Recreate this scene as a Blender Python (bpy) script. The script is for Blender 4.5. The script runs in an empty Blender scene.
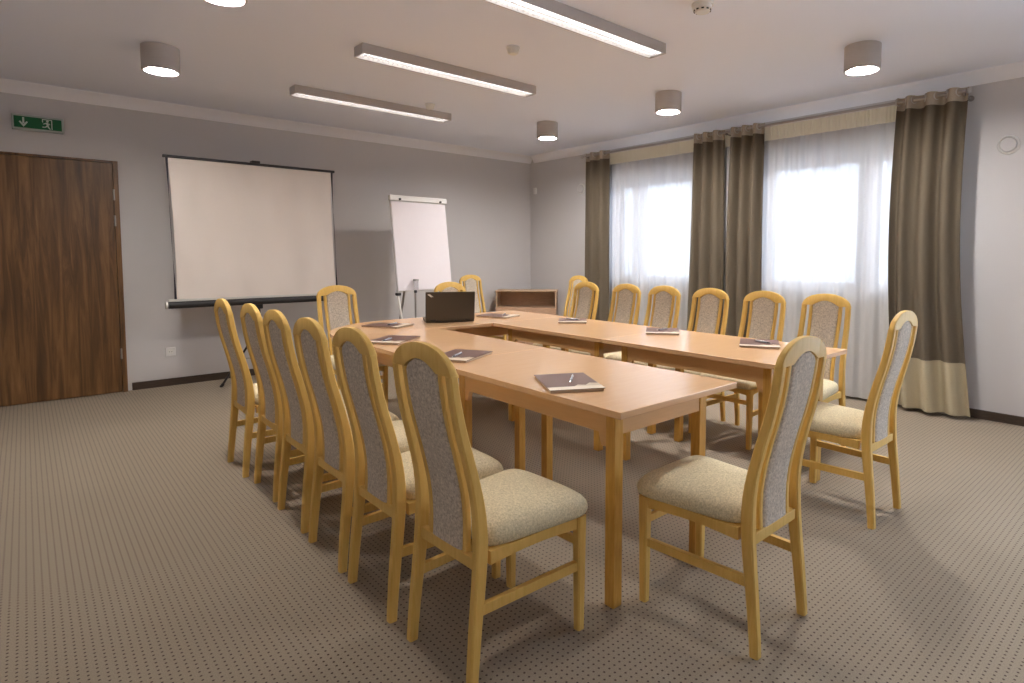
import bpy, bmesh, math, random
from mathutils import Vector, Matrix
random.seed(7)
S = bpy.context.scene
COL = S.collection
PI = math.pi

# ------------------------------------------------------------------ materials
def mat(name, base=(.8, .8, .8), rough=.5, metal=0., spec=None):
    m = bpy.data.materials.new(name); m.use_nodes = True
    b = m.node_tree.nodes['Principled BSDF']
    b.inputs['Base Color'].default_value = (*base, 1)
    b.inputs['Roughness'].default_value = rough
    b.inputs['Metallic'].default_value = metal
    if spec is not None: b.inputs['Specular IOR Level'].default_value = spec
    return m
def nodes(m): return m.node_tree.nodes, m.node_tree.links, m.node_tree.nodes['Principled BSDF']
def coords(m, scale=(1, 1, 1), rot=(0, 0, 0)):
    N, L, b = nodes(m)
    tc = N.new('ShaderNodeTexCoord'); mp = N.new('ShaderNodeMapping')
    mp.inputs['Scale'].default_value = scale; mp.inputs['Rotation'].default_value = rot
    L.new(tc.outputs['Object'], mp.inputs['Vector']); return mp.outputs['Vector']
def ramp(m, fac, stops):
    N, L, b = nodes(m); r = N.new('ShaderNodeValToRGB'); e = r.color_ramp.elements
    while len(e) < len(stops): e.new(.5)
    for i, (p, c) in enumerate(stops): e[i].position = p; e[i].color = (*c, 1)
    L.new(fac, r.inputs['Fac']); return r.outputs['Color']
def noise(m, vec, scale, detail=4, rough=.5, dist=0):
    N, L, b = nodes(m); n = N.new('ShaderNodeTexNoise')
    n.inputs['Scale'].default_value = scale; n.inputs['Detail'].default_value = detail
    n.inputs['Roughness'].default_value = rough; n.inputs['Distortion'].default_value = dist
    L.new(vec, n.inputs['Vector']); return n.outputs['Fac']
def bump(m, h, strength=.3, dist=.01):
    N, L, b = nodes(m); n = N.new('ShaderNodeBump')
    n.inputs['Strength'].default_value = strength; n.inputs['Distance'].default_value = dist
    L.new(h, n.inputs['Height']); L.new(n.outputs['Normal'], b.inputs['Normal'])
def setcol(m, c): m.node_tree.links.new(c, m.node_tree.nodes['Principled BSDF'].inputs['Base Color'])

def wood(name, c1, c2, sc=(14, 14, 1.6), rough=.35, n=6, p=(.35, .65)):
    m = mat(name, c1, rough); v = coords(m, sc)
    setcol(m, ramp(m, noise(m, v, n, 5, .55, .4), [(p[0], c1), (p[1], c2)])); return m
M = {}
M['beech'] = wood('varnished beech', (.70, .435, .105), (.76, .49, .14), rough=.55)
M['beech'].node_tree.nodes['Principled BSDF'].inputs['Specular IOR Level'].default_value = .3
M['leg_wood'] = wood('golden table leg', (.54, .28, .045), (.63, .35, .075), rough=.35)
M['apron_wood'] = wood('table apron beech', (.63, .365, .15), (.66, .385, .16), (2, 2, 18), .4)
M['top'] = wood('beech laminate', (.71, .43, .225), (.735, .455, .245), (1.5, 14, 14), .21, 5)
M['top_edge'] = mat('laminate edge', (.60, .38, .19), .4)
def fabric(name, dark, light, sc=220, p=(.3, .7), extra=None):
    m = mat(name, light, .95, spec=.15); v = coords(m)
    f = noise(m, v, sc, 3, .7)
    setcol(m, ramp(m, f, [(p[0], dark), (p[1], light)])); bump(m, f, .35, .002); return m
M['seat'] = fabric('cream speckled upholstery', (.50, .42, .26), (.88, .77, .53), 170)
M['panel'] = fabric('grey brown patterned upholstery', (.38, .315, .25), (.76, .66, .54), 110)
# walls
def plaster(name, c):
    m = mat(name, c, .85, spec=.2); v = coords(m); bump(m, noise(m, v, 90, 3), .08, .003); return m
M['wall'] = plaster('pale grey wall paint', (.635, .612, .606))
M['ceil'] = plaster('daylight tinted ceiling paint', (.85, .875, .975))  # blue cast of the daylight is put into the ceiling's base colour
M['cornice'] = mat('white cornice paint', (.90, .89, .92), .7)
M['base'] = wood('dark skirting', (.045, .03, .02), (.07, .045, .03), (3, 3, 20), .45)
# carpet with a grid of dark dots
def carpet():
    m = mat('dotted carpet', (.30, .25, .22), .97, spec=.1); N, L, b = nodes(m)
    tc = N.new('ShaderNodeTexCoord'); sep = N.new('ShaderNodeSeparateXYZ'); L.new(tc.outputs['Object'], sep.inputs[0])
    def math_(op, a, bb=None, c=None):
        n = N.new('ShaderNodeMath'); n.operation = op
        for i, x in enumerate((a, bb, c)):
            if x is None: continue
            if isinstance(x, (int, float)): n.inputs[i].default_value = x
            else: L.new(x, n.inputs[i])
        return n.outputs[0]
    def cell(o, pitch):
        q = math_('DIVIDE', o, pitch); fr = math_('FRACT', q)
        return math_('MULTIPLY', math_('SUBTRACT', fr, .5), pitch)
    cx = cell(sep.outputs['X'], .0229); cy = cell(sep.outputs['Y'], .0229)
    d = math_('SQRT', math_('ADD', math_('MULTIPLY', cx, cx), math_('MULTIPLY', cy, cy)))
    # 1 inside the dot
    mr = N.new('ShaderNodeMapRange'); mr.inputs['From Min'].default_value = .0028; mr.inputs['From Max'].default_value = .0044
    mr.inputs['To Min'].default_value = 1; mr.inputs['To Max'].default_value = 0; L.new(d, mr.inputs['Value'])
    f = noise(m, tc.outputs['Object'], 260, 3, .7)
    bigv = noise(m, tc.outputs['Object'], 1.2, 2, .5)
    base = ramp(m, f, [(.3, (.265, .215, .158)), (.7, (.375, .312, .24))])
    mx = N.new('ShaderNodeMixRGB'); mx.inputs['Color2'].default_value = (.095, .068, .052, 1)
    L.new(mr.outputs['Result'], mx.inputs['Fac']); L.new(base, mx.inputs['Color1']); L.new(mx.outputs[0], b.inputs['Base Color'])
    bump(m, f, .5, .003); return m
M['carpet'] = carpet()
# door
def walnut():
    m = mat('walnut veneer', (.12, .06, .03), .42); v = coords(m, (9, 9, .55))
    a = noise(m, v, 2.2, 7, .62, .8)
    setcol(m, ramp(m, a, [(.28, (.055, .025, .008)), (.45, (.12, .056, .018)), (.58, (.19, .093, .031)), (.75, (.28, .145, .054))])); return m
M['walnut'] = walnut()
M['steel'] = mat('brushed steel', (.55, .53, .5), .35, 1.)
M['dark_metal'] = mat('dark metal', (.06, .055, .055), .4, .6)
M['black'] = mat('black plastic', (.018, .016, .018), .45)
M['border'] = mat('screen border black', (.03, .025, .04), .8)
M['screen'] = mat('projection fabric', (.74, .66, .60), .9, spec=.1)
_v = coords(M['screen'], (1.6, 1, .6), (0, .5, 0)); bump(M['screen'], noise(M['screen'], _v, 1.6, 1, .4), .9, .16)
M['white'] = mat('white plastic', (.78, .76, .74), .4)
M['offwhite'] = mat('off white enamel', (.80, .78, .74), .45)
M['paper'] = mat('flipchart paper', (.86, .80, .82), .8, spec=.1)
M['rod'] = mat('satin grey rod', (.42, .39, .37), .35, .5)
M['alu'] = mat('light grey aluminium', (.62, .60, .56), .4, .3)
M['grey_metal'] = mat('grey lacquered metal', (.30, .27, .255), .5, .2)
M['lamp_grey'] = mat('grey lamp body', (.52, .48, .455), .55, .1)
M['reflector'] = mat('bright reflector', (.85, .85, .85), .25, .8)
M['green'] = mat('exit green', (.0, .12, .035), .4)
M['pictogram'] = mat('pictogram white', (.62, .72, .62), .5)
M['sign_body'] = mat('sign housing', (.42, .45, .41), .5)
M['drape'] = fabric('taupe curtain cloth', (.118, .094, .066), (.170, .138, .100), 300)
M['hem'] = fabric('cream curtain hem', (.42, .36, .24), (.50, .43, .30), 300)
M['header'] = fabric('curtain header band', (.40, .34, .27), (.50, .43, .35), 300)
M['tape'] = mat('cream pleating tape', (.88, .86, .74), .9)
M['pvc'] = mat('white window frame', (.75, .77, .80), .35)
M['laptop'] = mat('laptop shell', (.055, .042, .028), .45)
M['keys'] = mat('laptop keys', (.02, .02, .02), .6)
M['lcd'] = mat('laptop display', (.01, .01, .012), .15)
M['cover'] = mat('brown printed cover', (.14, .065, .045), .55)
M['cover_photo'] = mat('cream printed picture', (.55, .42, .28), .35)
M['strip'] = mat('cream folder strip', (.75, .63, .48), .4)
M['pages'] = mat('folder pages', (.60, .46, .32), .7)
M['pen_silver'] = mat('silver pen barrel', (.60, .62, .70), .25, .7)
M['pen_dark'] = mat('dark pen grip', (.03, .025, .03), .4)
M['cabinet'] = wood('cabinet beech', (.50, .33, .21), (.58, .40, .26), (2, 2, 12), .5)
M['cabinet_door'] = wood('cabinet door beech', (.56, .345, .22), (.62, .40, .26), (2, 2, 12), .5)
M['ground'] = mat('outdoor paving', (.7, .7, .7), .9)
M['hedge'] = mat('pale foliage', (.16, .24, .12), .9)
M['facade'] = mat('pale facade', (.6, .58, .55), .9)
def emis(name, c, s):
    m = bpy.data.materials.new(name); m.use_nodes = True; N = m.node_tree.nodes; N.clear()
    e = N.new('ShaderNodeEmission'); o = N.new('ShaderNodeOutputMaterial')
    e.inputs['Color'].default_value = (*c, 1); e.inputs['Strength'].default_value = s
    m.node_tree.links.new(e.outputs[0], o.inputs['Surface']); return m
M['lamp_glow'] = emis('downlight glow', (1, .965, .94), 375); M['lamp_glow_dim'] = emis('dimmer downlight glow', (1, .95, .90), 250)
M['tube_glow'] = emis('fluorescent tube glow', (1, .975, .96), 4.5); M['tube_glow_added'] = emis('added bright tube glow', (1, .975, .96), 58)  # the stronger glow serves only the added, unseen batten
def glass():
    m = bpy.data.materials.new('window glass'); m.use_nodes = True; N = m.node_tree.nodes; N.clear(); L = m.node_tree.links
    o = N.new('ShaderNodeOutputMaterial'); t = N.new('ShaderNodeBsdfTransparent'); g = N.new('ShaderNodeBsdfGlossy')
    g.inputs['Roughness'].default_value = .02; mx = N.new('ShaderNodeMixShader'); f = N.new('ShaderNodeFresnel')
    f.inputs['IOR'].default_value = 1.3; t.inputs['Color'].default_value = (.96, .98, 1, 1)
    L.new(f.outputs[0], mx.inputs[0]); L.new(t.outputs[0], mx.inputs[1]); L.new(g.outputs[0], mx.inputs[2]); L.new(mx.outputs[0], o.inputs[0]); return m
M['glass'] = glass()
def sheer():
    m = bpy.data.materials.new('white sheer voile'); m.use_nodes = True; N = m.node_tree.nodes; N.clear(); L = m.node_tree.links
    o = N.new('ShaderNodeOutputMaterial'); t = N.new('ShaderNodeBsdfTransparent'); tr = N.new('ShaderNodeBsdfTranslucent'); d = N.new('ShaderNodeBsdfDiffuse')
    tr.inputs['Color'].default_value = (.105, .112, .130, 1); d.inputs['Color'].default_value = (.93, .91, .89, 1)
    a = N.new('ShaderNodeMixShader'); a.inputs[0].default_value = .5
    L.new(tr.outputs[0], a.inputs[1]); L.new(d.outputs[0], a.inputs[2])
    tc = N.new('ShaderNodeTexCoord'); mp = N.new('ShaderNodeMapping'); mp.inputs['Scale'].default_value = (1, 26, .25)
    n = N.new('ShaderNodeTexNoise'); n.inputs['Scale'].default_value = 1.0; n.inputs['Detail'].default_value = 3
    L.new(tc.outputs['Object'], mp.inputs[0]); L.new(mp.outputs[0], n.inputs['Vector'])
    mr = N.new('ShaderNodeMapRange'); mr.inputs['From Min'].default_value = .3; mr.inputs['From Max'].default_value = .7
    mr.inputs['To Min'].default_value = .93; mr.inputs['To Max'].default_value = .985; L.new(n.outputs['Fac'], mr.inputs[0])
    b = N.new('ShaderNodeMixShader'); L.new(mr.outputs[0], b.inputs[0])
    L.new(t.outputs[0], b.inputs[1]); L.new(a.outputs[0], b.inputs[2]); L.new(b.outputs[0], o.inputs[0]); return m
M['sheer'] = sheer()
M['clear'] = None
def clearplastic():
    m = bpy.data.materials.new('clear plastic'); m.use_nodes = True; N = m.node_tree.nodes; N.clear(); L = m.node_tree.links
    o = N.new('ShaderNodeOutputMaterial'); t = N.new('ShaderNodeBsdfTransparent'); g = N.new('ShaderNodeBsdfDiffuse')
    g.inputs['Color'].default_value = (.35, .33, .36, 1); mx = N.new('ShaderNodeMixShader'); mx.inputs[0].default_value = .28
    L.new(t.outputs[0], mx.inputs[1]); L.new(g.outputs[0], mx.inputs[2]); L.new(mx.outputs[0], o.inputs[0]); return m
M['clear'] = clearplastic()

# ------------------------------------------------------------------ helpers
def link(name, me, parent=None, m=None):
    o = bpy.data.objects.new(name, me); COL.objects.link(o)
    if m is not None and me is not None: me.materials.append(m)
    if parent is not None: o.parent = parent
    return o
def tag(o, label=None, cat=None, group=None, kind=None):
    if label: o['label'] = label
    if cat: o['category'] = cat
    if group: o['group'] = group
    if kind: o['kind'] = kind
    return o
def empty(name, loc=(0, 0, 0), rz=0):
    o = bpy.data.objects.new(name, None); COL.objects.link(o); o.location = loc; o.rotation_euler = (0, 0, rz)
    o.empty_display_size = .1; return o
class MB:
    def __init__(s): s.bm = bmesh.new()
    def box(s, x0, x1, y0, y1, z0, z1, bev=0, seg=2, mt=None):
        r = bmesh.ops.create_cube(s.bm, size=1)
        c = Vector(((x0+x1)/2, (y0+y1)/2, (z0+z1)/2)); d = (abs(x1-x0), abs(y1-y0), abs(z1-z0))
        for v in r['verts']: v.co = Vector((v.co.x*d[0], v.co.y*d[1], v.co.z*d[2])) + c
        if mt is not None:
            for v in r['verts']: v.co = mt @ v.co
        if bev:
            es = list({e for v in r['verts'] for e in v.link_edges})
            bmesh.ops.bevel(s.bm, geom=es, offset=bev, segments=seg, affect='EDGES', profile=.5)
        return s
    def cyl(s, p, q, r, r2=None, n=20, cap=True):
        p = Vector(p); q = Vector(q); d = q-p; L = d.length
        mt = Matrix.Translation((p+q)/2) @ d.to_track_quat('Z', 'Y').to_matrix().to_4x4()
        bmesh.ops.create_cone(s.bm, cap_ends=cap, segments=n, radius1=r, radius2=r if r2 is None else r2, depth=L, matrix=mt)
        return s
    def lathe(s, prof, n=32, c=(0, 0, 0), closed=False):
        rings = []
        for (r, z) in prof:
            if r < 1e-6: rings.append([s.bm.verts.new((c[0], c[1], c[2]+z))])
            else: rings.append([s.bm.verts.new((c[0]+r*math.cos(2*PI*i/n), c[1]+r*math.sin(2*PI*i/n), c[2]+z)) for i in range(n)])
        for a, b in zip(rings, rings[1:]):
            for i in range(n):
                j = (i+1) % n
                if len(a) == 1: s.bm.faces.new((a[0], b[j], b[i]))
                elif len(b) == 1: s.bm.faces.new((a[i], a[j], b[0]))
                else: s.bm.faces.new((a[i], a[j], b[j], b[i]))
        return s
    def rings(s, rs, cap=True, loop=True):
        vs = [[s.bm.verts.new(p) for p in r] for r in rs]; n = len(vs[0])
        for a, b in zip(vs, vs[1:]):
            for i in range(n if loop else n-1):
                j = (i+1) % n; s.bm.faces.new((a[i], a[j], b[j], b[i]))
        if cap: s.bm.faces.new(vs[0][::-1]); s.bm.faces.new(vs[-1])
        return s
    def prism(s, poly, z0, z1):
        return s.rings([[(x, y, z0) for x, y in poly], [(x, y, z1) for x, y in poly]])
    def bevel_all(s, off, seg=2, ang=30):
        es = [e for e in s.bm.edges if len(e.link_faces) == 2 and e.calc_face_angle() > math.radians(ang)]
        bmesh.ops.bevel(s.bm, geom=es, offset=off, segments=seg, affect='EDGES', profile=.5, clamp_overlap=True); return s
    def build(s, name, m, parent=None, smooth=False, ang=35):
        bmesh.ops.recalc_face_normals(s.bm, faces=s.bm.faces)
        me = bpy.data.meshes.new(name); s.bm.to_mesh(me); s.bm.free()
        o = link(name, me, parent, m)
        if smooth:
            me.polygons.foreach_set('use_smooth', [True]*len(me.polygons))
            me.set_sharp_from_angle(angle=math.radians(ang))
        return o
def copy_tree(o, parent=None):
    c = o.copy(); COL.objects.link(c); c.parent = parent
    for ch in list(o.children):
        k = copy_tree(ch, c); k.matrix_parent_inverse = ch.matrix_parent_inverse.copy()
    return c

# ------------------------------------------------------------------ camera
cam_d = bpy.data.cameras.new('camera'); cam = bpy.data.objects.new('camera', cam_d); COL.objects.link(cam); S.camera = cam
CX, CY, CZ, YAW, PIT, ROL, F, SX, SY = -5.481609, -6.687829, 1.270594, .736247, -.067095, .002647, 589.9080, 47.8385, -47.3565
f = Vector((math.sin(YAW)*math.cos(PIT), math.cos(YAW)*math.cos(PIT), math.sin(PIT)))
r0 = Vector((math.cos(YAW), -math.sin(YAW), 0)); u0 = r0.cross(f)
r1 = math.cos(ROL)*r0 + math.sin(ROL)*u0; u1 = -math.sin(ROL)*r0 + math.cos(ROL)*u0
cam.matrix_world = Matrix(((r1.x, u1.x, -f.x, CX), (r1.y, u1.y, -f.y, CY), (r1.z, u1.z, -f.z, CZ), (0, 0, 0, 1)))
cam_d.sensor_width = 36; cam_d.lens = F/1024*36; cam_d.shift_x = -SX/1024; cam_d.shift_y = SY/1024
cam_d.clip_start = .05

# ------------------------------------------------------------------ room shell
H = 2.672; XL = -7.2; YF = -8.8
def struct(o): o['kind'] = 'structure'; return o
struct(MB().box(XL, 0, YF, 0, -.1, 0).build('floor', M['carpet']))
struct(MB().box(XL-.2, .36, YF-.2, .2, H, H+.15).build('ceiling', M['ceil']))
struct(MB().box(XL-.2, .36, 0, .2, -.1, H).build('wall_back', M['wall']))
struct(MB().box(XL-.2, XL, YF-.2, 0, -.1, H).build('wall_left', M['wall']))
struct(MB().box(XL, .36, YF-.2, YF, -.1, H).build('wall_front', M['wall']))
W1 = (-2.98, -1.50); W2 = (-5.14, -3.58); WZ = (.90, 2.22); WT = .34; W3_ADDED = (-8.45, -6.55); W3Z_ADDED = (.04, 2.30)  # last opening is unseen, added behind the camera for more daylight
b = MB()
b.box(0, WT, W1[1], 0, -.1, H).box(0, WT, W2[1], W1[0], -.1, H).box(0, WT, W3_ADDED[1], W2[0], -.1, H).box(0, WT, YF, W3_ADDED[0], -.1, H)
for w in (W1, W2): b.box(0, WT, w[0], w[1], -.1, WZ[0]).box(0, WT, w[0], w[1], WZ[1], H)
b.box(0, WT, W3_ADDED[0], W3_ADDED[1], -.1, W3Z_ADDED[0]).box(0, WT, W3_ADDED[0], W3_ADDED[1], W3Z_ADDED[1], H)
struct(b.build('wall_right', M['wall']))
# cornices (coved strip under the ceiling)
def cornice(name, along, a0, a1):
    prof = [(0, H-.095), (.008, H-.095), (.014, H-.082), (.038, H-.045), (.070, H-.014), (.082, H-.008), (.085, H), (0, H)]
    rs = []
    for a in (a0, a1):
        rs.append([((a, -d, z) if along == 'x' else (-d, a, z)) for d, z in prof])
    struct(MB().rings(rs).build(name, M['cornice'], smooth=True, ang=50))
cornice('trim_1', 'x', XL, 0); cornice('trim_2', 'y', YF, -.085)
# skirting
struct(MB().box(-4.79, 0, -.016, 0, 0, .07, .003).build('baseboard_back', M['base']))
struct(MB().box(-.016, 0, W3_ADDED[1], -.018, 0, .07, .003).build('baseboard_right', M['base']))
# door
door = empty('door_1', (-5.35, 0, 0)); struct(door)
MB().box(-.52, .485, -.038, -.004, .006, 2.074, .002).build('door_leaf', M['walnut'], door)
fr = MB(); P_ = [(-.56, .0), (-.56, 2.095), (.525, 2.095), (.525, .0), (.488, .0), (.488, 2.078), (-.523, 2.078), (-.523, .0)]
fr.rings([[(x, -.044, z) for x, z in P_], [(x, -.0005, z) for x, z in P_]])
fr.build('door_frame', M['walnut'], door)
for z in (1.794, 1.562, .356):
    MB().cyl((.487, -.050, z-.048), (.487, -.050, z+.048), .007).build('hinge', M['steel'], door, True)
h = MB(); h.box(-.485, -.445, -.048, -.0385, .98, 1.12, .003); h.build('handle_plate', M['steel'], door)
MB().cyl((-.465, -.0485, 1.06), (-.465, -.09, 1.06), .009).build('handle_spindle', M['steel'], door, True)
MB().cyl((-.475, -.09, 1.06), (-.36, -.09, 1.06), .009).build('door_handle', M['steel'], door, True)
# windows
def window(n, w, mull, WZ=WZ):
    e = empty('window_%d' % n, (.17, (w[0]+w[1])/2, WZ[0])); struct(e)
    yc = (w[0]+w[1])/2; hw = (w[1]-w[0])/2; hh = WZ[1]-WZ[0]
    m_ = mull-yc; fx0, fx1 = -.035, .035
    b = MB(); e0 = .001
    b.box(fx0, fx1, -hw+e0, -hw+.06, e0, hh-e0, .004).box(fx0, fx1, hw-.06, hw-e0, e0, hh-e0, .004)
    b.box(fx0, fx1, -hw+.06, hw-.06, e0, .06, .004).box(fx0, fx1, -hw+.06, hw-.06, hh-.06, hh-e0, .004)
    b.box(fx0, fx1, m_-.035, m_+.035, .06, hh-.06, .004); b.build('window_frame', M['pvc'], e)
    for a, c in ((-hw+.06, m_-.035), (m_+.035, hw-.06)):
        s = MB(); q = .055; x0, x1 = -.05, .03
        s.box(x0, x1, a, a+q, .06, hh-.06, .006).box(x0, x1, c-q, c, .06, hh-.06, .006)
        s.box(x0, x1, a+q, c-q, .06, .06+q, .006).box(x0, x1, a+q, c-q, hh-.06-q, hh-.06, .006)
        so = s.build('window_sash', M['pvc'], e)
        MB().box(-.012, .0, a+q, c-q, .06+q, hh-.06-q).build('glass_pane', M['glass'], so)
    k = MB(); k.box(-.062, -.05, m_-.075, m_-.05, .55, .62, .003).box(-.085, -.07, m_-.073, m_-.053, .47, .60, .004)
    k.build('window_handle', M['white'], e)
    if n < 3: MB().box(-.225, -.05, -hw-.04, hw+.04, -.028, -.002, .006).build('window_sill', M['white'], e)
window(1, W1, -1.93); window(2, W2, -4.60); window(3, W3_ADDED, -7.5, W3Z_ADDED)  # third window is an unseen addition that raises the room's daylight
struct(MB().box(-30, 60, -60, 60, -1.3, -1.2).build('ground_outside', M['ground']))

# ------------------------------------------------------------------ furniture: tables
TOPZ = .75
def legs_of(root, pts, z1=.724, s=.045):
    for (x, y) in pts:
        MB().box(x-s/2, x+s/2, y-s/2, y+s/2, 0, z1, .003).build('leg', M['leg_wood'], root)
def table(name, x0, x1, y0, y1, label, inset=(.075, .094)):
    cx, cy = (x0+x1)/2, (y0+y1)/2; hx, hy = (x1-x0)/2, (y1-y0)/2
    t = empty(name, (cx, cy, 0)); tag(t, label, 'table', 'beech tables of the U-shaped conference setup')
    tp = MB().box(-hx, hx, -hy, hy, TOPZ-.025, TOPZ, .003).build('tabletop', M['top'], t)
    ax, ay = hx-inset[0], hy-inset[1]
    for q in (-1, 1):
        y0 = q*(ay-.014); MB().box(-ax+.046, ax-.046, y0-.010, y0+.010, .632, .7245, .001).build('apron', M['apron_wood'], t)
        x0 = q*(ax-.014); e_ = ay-.046; k = .038; P_ = [(-e_, .7245), (-e_, .585), (-e_+k*.6, .585), (-e_+k, .632), (e_-k, .632), (e_-k*.6, .585), (e_, .585), (e_, .7245)]
        MB().rings([[(x0-.010, y, z) for y, z in P_], [(x0+.010, y, z) for y, z in P_]]).build('apron', M['apron_wood'], t)
    legs_of(t, [(sx*(ax-.0225), sy*(ay-.0225)) for sx in (-1, 1) for sy in (-1, 1)])
    return t
g = .001
XA, XB, XC, XD = -4.046, -3.336, -2.858, -2.118
YS = -3.030
table('conference_table', XA, XB, -5.405, -4.211, 'near left beech table of the U, its free end closest to the camera')
table('conference_table', XA, XB, -4.209, YS-.001, 'left arm beech table next to the round-cornered unit and laptop')
table('conference_table', XC, XD, -5.355, -4.181, 'near right beech table of the U, free end by the chair at far right')
table('conference_table', XC, XD, -4.179, YS-.001, 'right arm beech table in front of the far window, joined to the head table')
table('conference_table', XB+.001, XD, YS+.001, -2.322, 'head table across the closed end of the U, holding the laptop')
# rounded corner unit
t = empty('corner_table', (XB-.001, YS+.001, 0)); tag(t, 'rounded beech corner unit linking the left arm and the head table', 'table')
rx, ry = .710, .707
poly = [(0, 0)] + [(-rx*math.sin(a), ry*math.cos(a)) for a in [i*PI/2/20 for i in range(21)]]
MB().prism(poly, TOPZ-.025, TOPZ).bevel_all(.003, 2, 40).build('tabletop', M['top'], t)
pi_ = [(-.03, .03)] + [(-(rx-.09)*math.sin(a), (ry-.09)*math.cos(a)) for a in [.06+i*(PI/2-.12)/16 for i in range(17)]]
po = [(x*.96, y*.96) for x, y in pi_[1:]]
MB().prism(pi_[1:] + po[::-1], .64, .7245).build('apron', M['apron_wood'], t)
legs_of(t, [(-.05, .05), (-.42, .36)])

# ------------------------------------------------------------------ chair
def interp(tab, z):
    if z <= tab[0][0]: return tab[0][1]
    for (a, u), (b_, v) in zip(tab, tab[1:]):
        if z <= b_:
            k = (z-a)/(b_-a); return u+(v-u)*k
    return tab[-1][1]
BACK = [(0, 0), (.1, .009), (.2, .019), (.3, .031), (.4, .040), (.48, .041), (.54, .036), (.60, .025), (.69, .003), (.76, -.017), (.84, -.034), (.90, -.043), (.96, -.049), (1.02, -.053)]
def by(z):   # smooth back profile
    return (interp(BACK, z-.03)+interp(BACK, z)+interp(BACK, z+.03))/3
HWT = [(0, .181), (.42, .173), (.7, .165), (.94, .161), (1.1, .161)]
def hw(z): return interp(HWT, z)
def sec(cx, cy, z, wx, wy, c=.005):
    a, b_ = wx/2, wy/2; c = min(c, a*.6, b_*.6)
    return [(cx+x, cy+y, z) for x, y in ((-a+c, -b_), (a-c, -b_), (a, -b_+c), (a, b_-c), (a-c, b_), (-a+c, b_), (-a, b_-c), (-a, -b_+c))]
def chair_proto():
    t = empty('conference_chair')
    ZS = .932
    zs = [ZS*i/26 for i in range(27)]
    for s in (-1, 1):
        rs = []
        for z in zs:
            w = .030; d = interp([(0, .030), (.2, .036), (.42, .043), (.6, .034), (.93, .028)], z)
            rs.append(sec(s*(hw(z)-w/2), by(z), z, w, d))
        MB().rings(rs).build('back_post', M['beech'], t, True, 40)
    # crest rail
    n = 36; HW = .161; top = []; bot = []
    for i in range(n+1):
        x = -HW+2*HW*i/n; k = abs(x)/HW
        zt = .936 + .077*max(0., 1-k**2.15)**(1/1.75)
        zb = ZS+.001
        if abs(x) < .086: zb = ZS + .034*math.cos(x/.086*PI/2)**.8
        top.append((x, zt)); bot.append((x, min(zb, zt-.006)))
    rs = []
    th = .0145
    for (x, zt), (_, zb) in zip(top, bot):
        rs.append([(x, by(zb)-th, zb), (x, by(zt)-th+.003, zt-.004), (x, by(zt)-th+.006, zt), (x, by(zt)+th-.006, zt), (x, by(zt)+th-.003, zt-.004), (x, by(zb)+th, zb)])
    MB().rings(rs).build('crest_rail', M['beech'], t, True, 40)
    # lower back rail
    zr0, zr1 = .345, .382
    MB().box(-hw(.36)+.031, hw(.36)-.031, by(.36)-.012, by(.36)+.012, zr0, zr1, .003).build('lower_rail', M['beech'], t)
    # slats beside the panel
    ks = [zr1+.001+(ZS-zr1-.002)*i/18 for i in range(19)]
    def fx(z): return interp([(.38, .93), (.93, 1.0)], z)
    for s in (-1, 1):
        MB().rings([sec(s*.098*fx(z), by(z), z, .021, .020, .004) for z in ks]).build('back_slat', M['beech'], t, True, 40)
    # upholstered back panel
    rs = []; N = 24
    zz = [zr1+.001+(.962-zr1-.001)*i/30 for i in range(31)]
    for z in zz:
        hx = .086*fx(z)
        if z > ZS-.004:
            u = min(1, max(0, (z-ZS)/.034)); hx = .0855*(2/PI)*math.acos(min(.999, u**1.25)) if u > 0 else .0855
            hx = max(hx-.001, .004)
        row = []
        for j in range(N):
            a = 2*PI*j/N; ca, sa = math.cos(a), math.sin(a)
            x = hx*math.copysign(abs(ca)**.35, ca); y = .0145*math.copysign(abs(sa)**.6, sa)
            row.append((x, by(z)+y, z))
        rs.append(row)
    MB().rings(rs).build('back_panel', M['panel'], t, True, 50)
    # front legs
    for s in (-1, 1):
        MB().rings([sec(s*(.180+.002*z), .436, z, .028+.008*min(1, z/.4), .030+.008*min(1, z/.4)) for z in (0, .01, .1, .2, .3, .396)]).build('front_leg', M['beech'], t, True, 40)
    # seat frame: four rails, curved lower edge
    fr = MB()
    for s in (-1, 1):
        rs = []
        for i in range(9):
            k = i/8; y = .070+(.416-.070)*k; x = s*(.159+.019*k)
            zb = .356 + .010*math.sin(PI*k)
            rs.append([(x-.010, y, zb), (x+.010, y, zb), (x+.010, y, .397), (x-.010, y, .397)])
        fr.rings(rs)
    rs = []
    for i in range(9):
        k = i/8; x = -.161+.322*k; zb = .356+.010*math.sin(PI*k)
        rs.append([(x, .426, zb), (x, .446, zb), (x, .446, .397), (x, .426, .397)])
    fr.rings(rs); fr.box(-.148, .148, .071, .089, .383, .397)
    fr.build('seat_frame', M['beech'], t, True, 30)
    # seat cushion
    def outline(sc, z):
        pts = []
        for j in range(48):
            a = 2*PI*j/48; ca, sa = math.cos(a), math.sin(a); e = .36
            u = math.copysign(abs(ca)**e, ca); v = math.copysign(abs(sa)**e, sa)
            m_ = (abs(u)**8+abs(v)**8)**(1/8); u, v = u/m_, v/m_
            yv = .272+.206*v*sc; hx = .188+.025*v*sc
            
            bow = .012*(1-u*u)*(1 if v > .5 else 0)
            pts.append((hx*u*sc, yv+bow*sc, z))
        return pts
    prof = [(.955, .398), (.985, .404), (1.0, .416), (1.0, .428), (.985, .440), (.95, .451), (.89, .461), (.78, .470), (.62, .478), (.4, .483), (.2, .4855), (.03, .486)]
    MB().rings([outline(s_, z) for s_, z in prof]).build('seat', M['seat'], t, True, 60)
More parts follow.
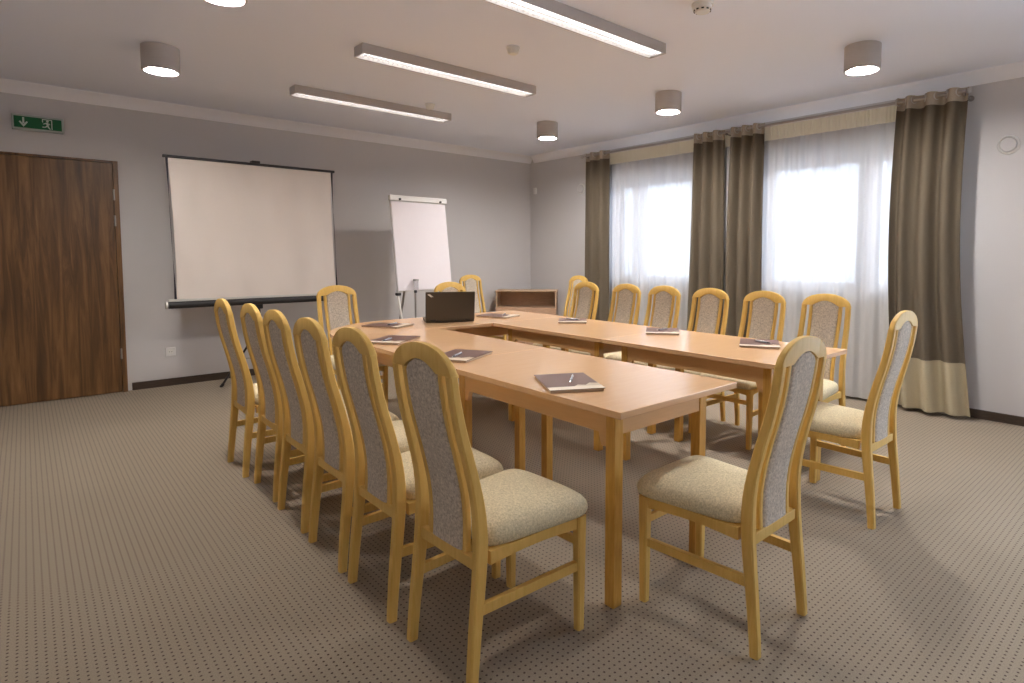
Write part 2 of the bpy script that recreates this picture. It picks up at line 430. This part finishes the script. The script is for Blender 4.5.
    # stretchers
    for s in (-1, 1):
        x0, y0, x1, y1 = s*(hw(.23)-.016), by(.23)+.017, s*.180, .422
        MB().rings([[(x0-.009, y0, .214), (x0+.009, y0, .214), (x0+.009, y0, .246), (x0-.009, y0, .246)],
                    [(x1-.009, y1, .212), (x1+.009, y1, .212), (x1+.009, y1, .242), (x1-.009, y1, .242)]]).bevel_all(.003).build('side_stretcher', M['beech'], t)
    MB().box(-.163, .163, .429, .445, .290, .318, .003).build('front_stretcher', M['beech'], t)
    return t
proto = chair_proto()
GL = 'chairs along the left arm'; GR = 'chairs along the window side'; GN = 'chairs at the open ends of the U'; GH = 'chairs behind the head table'
chairs = [  # x, y of rear feet centre, facing angle (rotation of +Y), label, group
 (-4.578, -5.140, -PI/2+.04, 'beech chair with tan back panel nearest the camera, pulled up to the near left table', GL),
 (-4.590, -4.672, -PI/2+.0, 'second chair from the camera in the tightly packed left row', GL),
 (-4.590, -4.242, -PI/2+.0, 'third chair from the camera in the tightly packed left row', GL),
 (-4.585, -3.795, -PI/2+.0, 'fourth chair from the camera in the tightly packed left row', GL),
 (-4.575, -3.350, -PI/2+.0, 'second farthest chair of the left row, below the screen tripod', GL),
 (-4.600, -2.880, -PI/2+.0, 'farthest chair of the left row, its feet against open carpet', GL),
 (-3.652, -5.777, .02, 'chair seen from behind at the free end of the left arm', GN),
 (-2.437, -5.685, .0, 'chair at right standing at the free end of the right arm, near the long curtain', GN),
 (-1.56, -4.965, PI/2, 'window side chair nearest the camera, beside the right table end', GR),
 (-1.58, -4.530, PI/2, 'second window side chair from the camera, before the middle curtain pair', GR),
 (-1.56, -4.065, PI/2, 'third window side chair from the camera, left curtain of the middle pair behind it', GR),
 (-1.56, -3.615, PI/2, 'fourth window side chair from the camera, in front of the far window', GR),
 (-1.56, -3.195, PI/2, 'fifth window side chair from the camera, in front of the far window sheer', GR),
 (-1.56, -2.685, PI/2, 'farthest window side chair at the table, before the far curtain', GR),
 (-3.590, -1.915, PI, 'chair behind the rounded table corner, back towards the projection screen', GH),
 (-2.540, -1.950, PI, 'chair behind the laptop, only its arched top rail showing', GH),
 (-1.300, -0.430, PI, 'spare chair against the screen wall beside the flipchart', 'spare chairs by the walls'),
 (-.44, -1.420, PI/2, 'spare chair in the corner between the cabinet and the far curtain', 'spare chairs by the walls'),
]
for i, (x, y, rz, lab, grp) in enumerate(chairs):
    o = proto if i == 0 else copy_tree(proto)
    o.location = (x, y, 0); o.rotation_euler = (0, 0, rz); tag(o, lab, 'chair', grp)

# ------------------------------------------------------------------ folders and pens
def folder_proto():
    t = empty('document_folder')
    MB().box(-.105, .105, -.147, .147, 0, .0095, .001).build('pages', M['pages'], t)
    MB().box(-.109, .109, -.151, .151, .0098, .0118, .0006).build('cover', M['cover'], t)
    b = MB(); b.prism([(.108, -.10), (.0, -.10), (.02, -.075), (.05, -.085), (.075, -.05), (.108, -.06)], .0119, .0123); b.build('cover_picture', M['cover_photo'], t)
    MB().box(-.109, .109, -.151, -.101, .0119, .0126, .0003).build('cover_strip', M['strip'], t)
    return t
def pen_proto():
    t = empty('ballpoint_pen')
    MB().cyl((0, -.035, .0062), (0, .052, .0062), .0055, n=14).build('barrel', M['pen_silver'], t, True)
    MB().cyl((0, -.036, .0062), (0, -.058, .0062), .0052, .0025, n=14).build('grip', M['pen_dark'], t, True)
    MB().cyl((0, -.058, .0062), (0, -.068, .0062), .0025, .0006, n=10).build('tip', M['steel'], t, True)
    b = MB(); b.box(-.0015, .0015, .012, .052, .0122, .0135).box(-.0015, .0015, .048, .053, .0105, .0135); b.build('clip', M['steel'], t)
    MB().cyl((0, .052, .0062), (0, .060, .0062), .003, n=12).build('button', M['pen_dark'], t, True)
    return t
fp = folder_proto(); pp = pen_proto()
docs = [ # x, y, rot, pen dx, dy, pen rot, where
 (-3.880, -4.970, -.49, .02, .0, -.35, 'on the near left table, closest to the camera'),
 (-3.860, -4.150, -1.06, -.04, -.03, .1, 'on the left arm beside the second chair'),
 (-3.860, -3.410, -.93, -.06, -.04, .0, 'on the left arm, halfway to the laptop'),
 (-3.560, -2.720, .50, .02, -.03, -1.6, 'on the rounded corner unit left of the laptop'),
 (-2.565, -2.700, .37, .04, -.03, -1.2, 'on the head table right of the laptop'),
 (-2.340, -3.370, -.77, .0, .0, .9, 'on the right arm before the farthest window chair'),
 (-2.315, -4.225, -.90, .0, .0, -.6, 'at the middle of the right arm'),
 (-2.335, -4.945, -1.05, .0, -.02, .8, 'at the near end of the right arm'),
]
for i, (x, y, r, dx, dy, pr, where) in enumerate(docs):
    o = fp if i == 0 else copy_tree(fp); p = pp if i == 0 else copy_tree(pp)
    o.location = (x, y, TOPZ+.0005); o.rotation_euler = (0, 0, r); tag(o, 'brown folder with a cream strip '+where, 'folder', 'folders laid out on the tables')
    p.location = (x+dx, y+dy, TOPZ+.0133); p.rotation_euler = (0, 0, r+pr); tag(p, 'silver pen lying on the folder '+where, 'pen', 'pens on the folders')

# ------------------------------------------------------------------ laptop
lp = empty('laptop', (-3.095, -2.810, TOPZ+.001), -.43); tag(lp, 'open dark laptop on the head table, lid back towards the camera', 'laptop')
MB().box(-.185, .185, .0, .25, .002, .024, .005).build('base', M['laptop'], lp)
MB().box(-.165, .165, .10, .225, .0242, .0256).build('keyboard', M['keys'], lp)
mt = Matrix.Translation((0, 0, .022)) @ Matrix.Rotation(math.radians(9), 4, 'X')
ld = MB().box(-.185, .185, -.010, .004, .0, .218, .005, mt=mt).build('lid', M['laptop'], lp)
MB().box(-.168, .168, .0042, .0052, .016, .205, mt=mt).build('display', M['lcd'], ld)
mt2 = mt @ Matrix.Translation((-.152, -.0106, .190)) @ Matrix.Rotation(math.radians(38), 4, 'Y')
b = MB(); b.box(-.020, .014, -.0008, .0004, -.0035, .0035, mt=mt2); b.box(-.012, .022, -.0008, .0004, .0045, .0085, mt=mt2); b.build('logo', M['offwhite'], ld)
b = MB()
for x in (-.13, .13): b.cyl((x-.02, -.003, .024), (x+.02, -.003, .024), .008, n=14)
b.build('hinge', M['keys'], lp, True)

# ------------------------------------------------------------------ projection screen
ps = empty('projection_screen', (-3.815, -.55, 0)); tag(ps, 'white pull-up projection screen with black edges on a tripod', 'projection screen')
ZT, ZB = 2.115, .815
def strip_surface(x0t, x1t, x0b, x1b, zt, zb, th, nx=14, nz=14):
    rs = []
    for j in range(nz+1):
        k = j/nz; z = zb+(zt-zb)*k; a = x0b+(x0t-x0b)*k; c = x1b+(x1t-x1b)*k; row = []
        pinch = 0.012*math.sin(PI*k)
        xs = [a+pinch+(c-a-2*pinch)*i/nx for i in range(nx+1)]
        wave = [.006*math.sin(3.1*x+2.2*k*3)*math.sin(PI*k) for x in xs]
        rs.append([(x, w-th/2, z) for x, w in zip(xs, wave)] + [(x, w+th/2, z) for x, w in zip(xs[::-1], wave[::-1])])
    return MB().rings(rs)
sc = strip_surface(-.706, .706, -.680, .736, ZT-.01, ZB+.05, .002).build('screen_fabric', M['screen'], ps, True)
strip_surface(-.726, -.7065, -.700, -.6805, ZT-.01, ZB+.05, .002, 1).build('side_border', M['border'], ps, True)
strip_surface(.7065, .726, .7365, .757, ZT-.01, ZB+.05, .002, 1).build('side_border', M['border'], ps, True)
MB().box(-.745, .745, -.012, .012, ZT-.012, ZT+.012, .004).build('top_bar', M['black'], ps)
b = MB(); b.cyl((-.745, .0, ZB), (.75, .0, ZB), .031, n=24); b.build('roller_case', M['black'], ps, True)
for s in (-1, 1): MB().cyl((s*.752, 0, ZB), (s*.768, 0, ZB), .033, n=24).build('case_end_cap', M['alu'], ps, True)
MB().box(-.745, .745, -.006, .006, ZB+.030, ZB+.052, .002).build('slot_lip', M['alu'], ps)
MB().cyl((0, .055, .12), (0, .055, ZT+.02), .014, n=16).build('pole', M['dark_metal'], ps, True)
MB().box(-.035, .035, -.01, .07, ZT+.012, ZT+.034, .004).build('top_hook', M['black'], ps)
MB().box(-.03, .03, .02, .075, ZB-.075, ZB+.03, .006).build('case_bracket', M['black'], ps)
for a in (-PI/2+.25, PI/6+.25, 5*PI/6+.25):
    d = Vector((math.cos(a), math.sin(a), 0)); c = Vector((0, .055, 0))
    lg = MB().cyl(c+d*.02+Vector((0, 0, .52)), c+d*.33+Vector((0, 0, .02)), .010, n=12).build('leg', M['dark_metal'], ps, True)
    MB().cyl(c+d*.322+Vector((0, 0, .03)), c+d*.345+Vector((0, 0, .0)), .014, n=12).build('rubber_foot', M['black'], lg, True)
    MB().cyl(c+d*.015+Vector((0, 0, .25)), c+d*.175+Vector((0, 0, .27)), .006, n=10).build('brace', M['steel'], ps, True)

# ------------------------------------------------------------------ flipchart
fc = empty('flipchart', (-2.225, -.72, 0), .06); tag(fc, 'white flipchart easel with a blank paper pad in the far corner', 'flipchart')
tilt = math.radians(7.5)
mf = Matrix.Translation((.035, -.10, .868)) @ Matrix.Rotation(-tilt, 4, 'X')
bd = MB().box(-.35, .35, -.012, .012, 0, 1.0, .004, mt=mf).build('board', M['white'], fc)
MB().box(-.345, .345, -.020, -.013, .008, .975, .001, mt=mf).build('paper_pad', M['paper'], fc)
MB().box(-.365, .365, -.038, .012, .985, 1.045, .008, mt=mf).build('clamp_rail', M['offwhite'], fc)
for x in (-.25, .27): MB().cyl(mf @ Vector((x, -.038, 1.0)), mf @ Vector((x, -.052, 1.0)), .012, n=14).build('clamp_knob', M['dark_metal'], fc, True)
for sx in (-1, 1):
    lg = MB().cyl((sx*.30, -.07, .89), (sx*.29, -.30, .02), .012, n=14).build('leg', M['offwhite'], fc, True)
    MB().cyl((sx*.29, -.298, .03), (sx*.29, -.304, 0), .017, n=14).build('rubber_foot', M['black'], lg, True)
    MB().box(sx*.30-.025, sx*.30+.025, -.115, -.07, .825, .855, .006).build('leg_joint', M['dark_metal'], fc)
lg = MB().cyl((-.085, .03, 1.2), (-.085, .40, .02), .012, n=14).build('rear_leg', M['grey_metal'], fc, True)
MB().cyl((-.085, .398, .03), (-.085, .406, 0), .017, n=14).build('rubber_foot', M['black'], lg, True)
pole = MB().cyl((-.115, -.135, .17), (-.115, -.135, .88), .010, n=14).build('centre_pole', M['grey_metal'], fc, True)
MB().cyl((-.115, -.150, .885), (-.115, -.150, .980), .026, n=18).build('pen_beaker', M['clear'], fc, True)
MB().cyl((-.115, -.150, .981), (-.115, -.150, .997), .030, n=18).build('beaker_rim', M['grey_metal'], fc, True)
MB().cyl((-.115, -.140, .85), (-.115, -.140, .878), .016, n=18).build('clamp_collar', M['black'], fc, True)
b = MB(); b.cyl((-.29, -.26, .17), (.29, -.26, .17), .008, n=10).cyl((-.115, -.26, .17), (-.085, .35, .17), .008, n=10); b.build('spreader', M['offwhite'], fc, True)

# ------------------------------------------------------------------ corner cabinet
cb = empty('low_cabinet', (-.545, -.565, 0), -PI/4); tag(cb, 'low beech cabinet with an open shelf set across the far corner', 'cabinet')
w, d, hh = .81, .34, .79   # local: front towards -y
b = MB(); b.box(-w/2, -w/2+.018, 0, d, .0, hh-.019).box(w/2-.018, w/2, 0, d, .0, hh-.019).box(-w/2+.019, w/2-.019, d-.012, d, .05, hh-.019)
b.box(-w/2+.019, w/2-.019, .002, d-.013, .05, .068).box(-w/2+.019, w/2-.019, .002, d-.013, .545, .563); b.build('carcass', M['cabinet'], cb)
MB().box(-w/2-.006, w/2+.006, -.01, d, hh-.018, hh, .003).build('top_panel', M['cabinet'], cb)
MB().box(-w/2+.02, w/2-.02, .02, .035, 0, .05).build('plinth', M['base'], cb)
for s in (-1, 1):
    dd = MB().box(min(s*.0015, s*(w/2-.001)), max(s*.0015, s*(w/2-.001)), -.018, -.001, .055, .56, .002).build('cabinet_door', M['cabinet_door'], cb)
    b = MB(); b.cyl((s*.035, -.018, .50), (s*.035, -.036, .50), .008, n=14); b.build('knob', M['steel'], dd, True)

# ------------------------------------------------------------------ radiators
def radiator(yc, lab, L=1.1):
    r = empty('radiator', (-.050, yc, 0)); tag(r, lab, 'radiator', 'panel radiators under the windows')
    b = MB(); rs = []; n = int(L/.0125)
    pts = []
    for i in range(n+1):
        y = -L/2+L*i/n; pts.append((-.030+(.005 if (i//2) % 2 else -.002), y))
    poly = pts + [(-.018, L/2), (-.018, -L/2)]
    MB().prism(poly, .14, .66).build('front_panel', M['offwhite'], r)
    MB().box(.02, .035, -L/2, L/2, .14, .66, .003).build('rear_panel', M['offwhite'], r)
    MB().box(-.030, .038, -L/2-.003, L/2+.003, .6615, .672, .002).build('top_grille', M['white'], r)
    b = MB()
    for y in (-L/2+.12, L/2-.12): b.box(.036, .049, y-.015, y+.015, .2, .6)
    b.build('wall_bracket', M['offwhite'], r)
    b = MB(); b.cyl((0, -L/2+.04, .001), (0, -L/2+.04, .16), .009).cyl((0, -L/2-.02, .22), (0, -L/2+.0, .22), .012); b.build('supply_pipe', M['white'], r, True)
    MB().cyl((0, -L/2-.021, .22), (0, -L/2-.075, .22), .018).build('thermostat_valve', M['white'], r, True)
radiator(-4.42, 'white panel radiator behind the sheer curtain beside the long curtain at right', .9)
radiator(-2.24, 'white panel radiator under the far window, behind the farthest chairs')

# ------------------------------------------------------------------ curtains
RX, RZ = -.190, 2.503
rod = empty('curtain_rod', (RX, -3.31, RZ)); tag(rod, 'thin metal curtain rod running above both windows', 'curtain rod')
MB().cyl((0, -2.075, 0), (0, 2.03, 0), .011, n=16).build('rod', M['rod'], rod, True)
for s, y in ((-1, -2.075), (1, 2.03)): MB().lathe([(0, -.02), (.014, -.018), (.018, 0), (.014, .018), (0, .02)], 16, (0, y+s*.018, 0)).build('finial', M['steel'], rod, True)
for y in (-2.062, -.03, 1.95):
    b = MB(); b.cyl((0, y, -.022), (.189, y, -.022), .006, n=12).cyl((.175, y, -.022), (.1885, y, -.022), .022, n=18).box(-.014, .014, y-.008, y+.008, -.028, -.011); b.build('bracket', M['grey_metal'], rod, True)
def curtain(top, bot, nf, lab, ph=0, amp=.042, grp='taupe curtains on the rod', seed=1, mid=None):
    """top/bot: (y near, y far) extents; nf = number of half folds"""
    rnd = random.Random(seed)
    yc = (top[0]+top[1])/2
    e = empty('curtain', (RX, yc, 0)); tag(e, lab, 'curtain', grp)
    jit = [rnd.uniform(.75, 1.3) for _ in range(nf+1)]
    tot = sum(jit[:nf]); 
    n = nf*9
    def row(z, th=.0):
        k = (z-.03)/(2.54-.03)
        a0 = bot[0]+(top[0]-bot[0])*k; a1 = bot[1]+(top[1]-bot[1])*k
        if mid:
            q = math.sin(PI*min(1, max(0, k)))
            a0 += mid[0]*q; a1 += mid[1]*q
        pts = []
        for i in range(n+1):
            s = i/n*nf; j = min(int(s), nf-1); fr_ = s-j
            acc = sum(jit[:j])+jit[j]*fr_
            y = a0+(a1-a0)*acc/tot
            am = amp*(.75+.25*jit[j])*(1.0 if k > .93 else 1.0+.25*math.sin(3.0*k+j*1.7+seed))
            ww = math.sin(s*PI+ph)
            ww = math.copysign(abs(ww)**.8, ww)
            sway = .010*math.sin(2.2*(1-k)*2+j+seed)
            pts.append((am*ww + (sway if k < .9 else 0)*(1-k), y-yc))
        return pts
    def cloth(name, z0, z1, nz, m_, off=0.):
        rs = []
        for q in range(nz+1):
            z = z0+(z1-z0)*q/nz; p = row(z); t_ = .0016
            nrm = []
            for i in range(len(p)):
                a = Vector(p[max(0, i-1)]); c = Vector(p[min(len(p)-1, i+1)]); d_ = (c-a).normalized(); nrm.append(Vector((-d_.y, d_.x)))
            f_ = [(x+nn.x*(t_+off), y+nn.y*(t_+off), z) for (x, y), nn in zip(p, nrm)]
            g_ = [(x-nn.x*(t_+off), y-nn.y*(t_+off), z) for (x, y), nn in zip(p, nrm)]
            rs.append(f_+g_[::-1])
        return MB().rings(rs).build(name, m_, e, True, 60)
    cloth('cloth', .441, 2.437, 28, M['drape']); cloth('hem_band', .035, .440, 6, M['hem']); cloth('header_band', 2.438, 2.536, 3, M['header'])
    # eyelets where the cloth crosses the rod
    p = row(2.50)
    for i in range(len(p)-1):
        if p[i][0]*p[i+1][0] < 0 or p[i][0] == 0:
            y = (p[i][1]+p[i+1][1])/2
            mr = MB(); R_, r_ = .029, .005
            a = Vector(p[i]); c = Vector(p[i+1]); d_ = (c-a).normalized(); nn = Vector((-d_.y, d_.x, 0)); tt = Vector((d_.x, d_.y, 0))
            rs = []
            for u in range(20):
                A = 2*PI*u/20; cc = tt*math.cos(A)+Vector((0, 0, 1))*math.sin(A); ctr = Vector((0, y, 2.505))+cc*R_
                rs.append([ctr+(cc*math.cos(B)+nn*math.sin(B))*r_ for B in [2*PI*v/8 for v in range(8)]])
            rs.append(rs[0]); mr.rings(rs, cap=False); mr.build('eyelet', M['steel'], e, True)
    return e
curtain((-5.397, -4.917), (-5.506, -4.976), 7, 'wide taupe curtain at the right end of the rod, cream hem on the floor', .3, .042, seed=3, mid=(.06, .05))
curtain((-3.748, -3.393), (-3.787, -3.381), 6, 'right hand curtain of the middle pair, left edge of the near window', .2, .038, seed=5, mid=(.02, .02))
curtain((-3.307, -2.95), (-3.342, -2.886), 6, 'left hand curtain of the middle pair, right edge of the far window', .5, .038, seed=8)
curtain((-1.727, -1.336), (-1.737, -1.331), 5, 'farthest taupe curtain, at the left end of the rod near the room corner', .1, .034, seed=11)
def sheer_curtain(y0, y1, lab, seed):
    rnd = random.Random(seed); yc = (y0+y1)/2; xs = -.112
    e = empty('sheer_curtain', (xs, yc, 0)); tag(e, lab, 'sheer curtain', 'white sheers over the windows')
    n = 260; ph = [rnd.uniform(0, 6.28) for _ in range(6)]
    def off(y, k):
        return .010*math.sin(y*44+ph[0]+1.1*math.sin(y*6+ph[1]))+.006*math.sin(y*83+ph[2]+1.2*(1-k))+.006*(1-k)*math.sin(y*23+ph[3])
    rs = []
    for q in range(13):
        z = .025+(2.37-.025)*q/12; k = q/12
        rs.append([(off(y0-yc+(y1-y0)*i/n, k), y0-yc+(y1-y0)*i/n, z) for i in range(n+1)])
    MB().rings(rs, cap=False, loop=False).build('voile', M['sheer'], e, True, 180)
    rs = []
    for q in range(3):
        z = 2.371+.13*q/2
        p = [(.006*math.sin((y0-yc+(y1-y0)*i/n)*300)-.002, y0-yc+(y1-y0)*i/n) for i in range(n+1)]
        rs.append([(x-.001, y, z) for x, y in p]+[(x+.001, y, z) for x, y in p[::-1]])
    MB().rings(rs).build('pleated_header', M['tape'], e, True, 60)
    MB().box(-.004, .018, y0-yc, y1-yc, 2.503, 2.515, .001).build('track', M['white'], e)
    return e
sheer_curtain(-3.18, -1.40, 'white sheer curtain over the far window', 2)
sheer_curtain(-5.25, -3.26, 'white sheer curtain over the near window beside the long curtain', 4)

# ------------------------------------------------------------------ ceiling lights
def downlight(x, y, lab, glow='lamp_glow'):
    t = empty('downlight', (x, y, H)); tag(t, lab, 'ceiling light', 'grey cylinder downlights on the ceiling')
    MB().lathe([(0, -.001), (.112, -.001), (.112, -.160), (.108, -.165), (.100, -.165), (.080, -.146), (.076, -.100), (.02, -.06), (0, -.06)], 40).build('housing', M['lamp_grey'], t, True, 30)
    MB().lathe([(0, -.140), (.074, -.140), (.074, -.146), (0, -.146)], 40).build('diffuser', M[glow], t)
downlight(-1.250, -5.040, 'grey cylinder ceiling light nearest the long curtain at right')
downlight(-1.270, -3.440, 'grey cylinder ceiling light above the middle curtain pair')
downlight(-1.285, -1.850, 'farthest grey cylinder ceiling light, near the far room corner')
downlight(-4.735, -1.800, 'grey cylinder ceiling light over the projection screen side, above left', 'lamp_glow_dim')
downlight(-4.720, -3.400, 'grey cylinder ceiling light cut by the top edge of the photo', 'lamp_glow_dim')
def fixture(xc, yc, lab, L=1.50, glow='tube_glow'):
    W, Hh = .135, .068
    t = empty('ceiling_batten_light', (xc, yc, H)); tag(t, lab, 'ceiling light', 'fluorescent batten lights on the ceiling')
    b = MB(); b.box(-L/2, L/2, -W/2, -W/2+.006, -Hh, -.001).box(-L/2, L/2, W/2-.006, W/2, -Hh, -.001).box(-L/2, -L/2+.006, -W/2+.006, W/2-.006, -Hh, -.001)
    b.box(L/2-.006, L/2, -W/2+.006, W/2-.006, -Hh, -.001).box(-L/2+.006, L/2-.006, -W/2+.006, W/2-.006, -.008, -.001); b.build('housing', M['lamp_grey'], t)
    b = MB()
    for y in (-.030, .030): b.cyl((-L/2+.03, y, -.026), (L/2-.03, y, -.026), .012, n=12)
    b.build('fluorescent_tube', M[glow], t, True)
    b = MB()
    for s in (-1, 1): b.box(-L/2+.03, L/2-.03, s*.002-.0015, s*.002+.0015, -.062, -.014)
    n = 40
    for i in range(n+1):
        x = -L/2+.02+(L-.04)*i/n; b.box(x-.001, x+.001, -W/2+.007, -.004, -.062, -.042); b.box(x-.001, x+.001, .004, W/2-.007, -.062, -.042)
    b.build('louvre', M['reflector'], t)
fixture(-3.010, -4.110, 'grey batten light with white louvre nearest the camera, cut by the top edge')
fixture(-3.010, -2.765, 'grey batten light with white louvre, middle one of three')
fixture(-3.010, -1.445, 'grey batten light with white louvre, farthest of three')
fixture(-3.010, -5.46, 'unseen batten light added above the near table ends to brighten the room', glow='tube_glow_added')  # added light, never in view, lifts the near tables and chairs
# detectors
def detector(x, y, lab, r=.045):
    t = empty('smoke_detector', (x, y, H)); tag(t, lab, 'smoke detector', 'round white detectors on the ceiling')
    MB().lathe([(0, -.001), (r, -.001), (r, -.012), (0, -.012)], 28).build('mounting_base', M['offwhite'], t, True, 30)
    MB().lathe([(0, -.013), (r*.9, -.013), (r*.88, -.030), (r*.6, -.048), (0, -.050)], 28).build('sensor_head', M['offwhite'], t, True, 30)
    b = MB()
    for i in range(10):
        a = 2*PI*i/10; mt = Matrix.Rotation(a, 4, 'Z'); b.box(r*.74, r*.80, -.007, .007, -.042, -.033, mt=mt)
    b.build('vent_slot', M['black'] if r > .05 else M['offwhite'], t)
detector(-2.968, -3.435, 'small round white detector between the two nearest batten lights')
detector(-2.608, -1.70, 'small round white detector beside the farthest batten light')
detector(-2.609, -4.70, 'larger white smoke detector with dark slots at the top edge of the photo', .06)

# ------------------------------------------------------------------ wall details
sg = empty('exit_sign', (-5.348, -.001, 2.350)); tag(sg, 'green emergency exit sign with an arrow above the walnut door', 'exit sign')
MB().box(-.165, .165, -.050, 0, -.062, .062, .006).build('housing', M['sign_body'], sg)
MB().box(-.150, .150, -.053, -.0505, -.046, .046, .001).build('sign_face', M['green'], sg)
def pict(polys, name):
    b = MB()
    for P in polys:
        b.rings([[(x, -.0532, z) for x, z in P], [(x, -.0545, z) for x, z in P]])
    b.build(name, M['pictogram'], sg)
ax = -.092
pict([[(ax-.006, .038), (ax+.006, .038), (ax+.006, -.012), (ax-.006, -.012)],
      [(ax-.028, .0), (ax-.020, .008), (ax+.0, -.018), (ax+.0, -.040)],
      [(ax+.028, .0), (ax+.0, -.040), (ax+.0, -.018), (ax+.020, .008)]], 'arrow')
dx = .055   # doorway outline with a running figure
pict([[(dx-.030, .040), (dx+.034, .040), (dx+.034, .034), (dx-.030, .034)], [(dx+.028, .034), (dx+.034, .034), (dx+.034, -.040), (dx+.028, -.040)],
      [(dx-.030, .034), (dx-.024, .034), (dx-.024, .012), (dx-.030, .012)],
      [(dx+.004+.009*math.cos(a), .024+.009*math.sin(a)) for a in [2*PI*i/10 for i in range(10)]],
      [(dx-.008, .012), (dx+.006, .014), (dx+.012, -.010), (dx-.002, -.012)],
      [(dx-.008, .012), (dx-.024, .002), (dx-.022, -.004), (dx-.004, .004)],
      [(dx+.006, .012), (dx+.022, .0), (dx+.018, -.005), (dx+.006, .002)],
      [(dx-.002, -.008), (dx+.010, -.010), (dx+.014, -.024), (dx+.024, -.038), (dx+.016, -.040), (dx+.004, -.026)],
      [(dx-.002, -.010), (dx+.006, -.014), (dx-.008, -.028), (dx-.030, -.030), (dx-.030, -.022), (dx-.012, -.022)]], 'running_figure')
so = empty('wall_socket', (-4.479, -.001, .328)); tag(so, 'white power socket low on the wall between door and screen', 'socket')
MB().box(-.042, .042, -.011, 0, -.042, .042, .004).build('cover_plate', M['white'], so)
b = MB(); b.cyl((0, -.0115, 0), (0, -.014, 0), .024, n=24); b.build('socket_well', M['offwhite'], so, True)
b = MB()
for x in (-.009, .009): b.cyl((x, -.0142, 0), (x, -.0150, 0), .003, n=10)
b.build('contact_hole', M['black'], so)
def wall_vent(y, z, r, lab):
    t = empty('round_vent', (-.001, y, z)); tag(t, lab, 'vent', 'round vents on the window wall')
    def lat(prof, name, m_):
        o = MB().lathe(prof, 36).build(name, m_, t, True, 30); o.rotation_euler = (0, -PI/2, 0)
    lat([(0, .0), (r, .0), (r, .006), (r*.93, .014), (r*.86, .016), (r*.86, .004), (0, .004)], 'outer_ring', M['offwhite'])
    lat([(0, .012), (r*.77, .012), (r*.77, .020), (r*.70, .026), (0, .028)], 'centre_disc', M['wall'])
wall_vent(-5.626, 2.095, .070, 'round wall vent at right beyond the long curtain')
wall_vent(-1.06, 2.135, .070, 'round wall vent beside the farthest curtain, near the corner')
ms = empty('motion_detector', (-.001, -.124, 2.178)); tag(ms, 'small pale sensor high in the far corner of the window wall', 'sensor')
MB().box(-.03, 0, -.025, .025, -.045, .045, .008).build('housing', M['offwhite'], ms)
MB().box(-.034, -.0305, -.016, .016, -.032, .0, .001).build('lens', M['white'], ms)

# ------------------------------------------------------------------ daylight
wd = bpy.data.worlds.new('sky'); S.world = wd; wd.use_nodes = True
N = wd.node_tree.nodes; L = wd.node_tree.links; bg = N['Background']
bg.inputs['Color'].default_value = (.70, .83, 1.0, 1); bg.inputs['Strength'].default_value = 8.0
for w, WZ in ((W1, WZ), (W2, WZ), (W3_ADDED, W3Z_ADDED)):   # light portals in the window openings: they only guide sampling of the sky
    l = bpy.data.lights.new('sky_portal', 'AREA'); l.shape = 'RECTANGLE'; l.size = WZ[1]-WZ[0]; l.size_y = w[1]-w[0]
    l.cycles.is_portal = True
    o = bpy.data.objects.new('sky_portal', l); COL.objects.link(o); o.location = (WT+.01, (w[0]+w[1])/2, (WZ[0]+WZ[1])/2)
    o.rotation_euler = (0, PI/2, 0)
sd = bpy.data.lights.new('sun', 'SUN'); sd.energy = 7.0; sd.angle = math.radians(9); sd.color = (1, .95, .88)
so_ = bpy.data.objects.new('sun', sd); COL.objects.link(so_)
so_.rotation_euler = Vector((-1, -.04, -math.tan(math.radians(15)))).to_track_quat('-Z', 'Y').to_euler()
S.view_settings.view_transform = 'Standard'; S.view_settings.look = 'None'; S.view_settings.gamma = 1
S.view_settings.exposure = 0.66
try: S.view_settings.use_curve_mapping = False
except Exception: pass
S.cycles.use_denoising = True
S.cycles.max_bounces = 10; S.cycles.transparent_max_bounces = 12; S.cycles.diffuse_bounces = 6
S.cycles.sample_clamp_indirect = 6.0
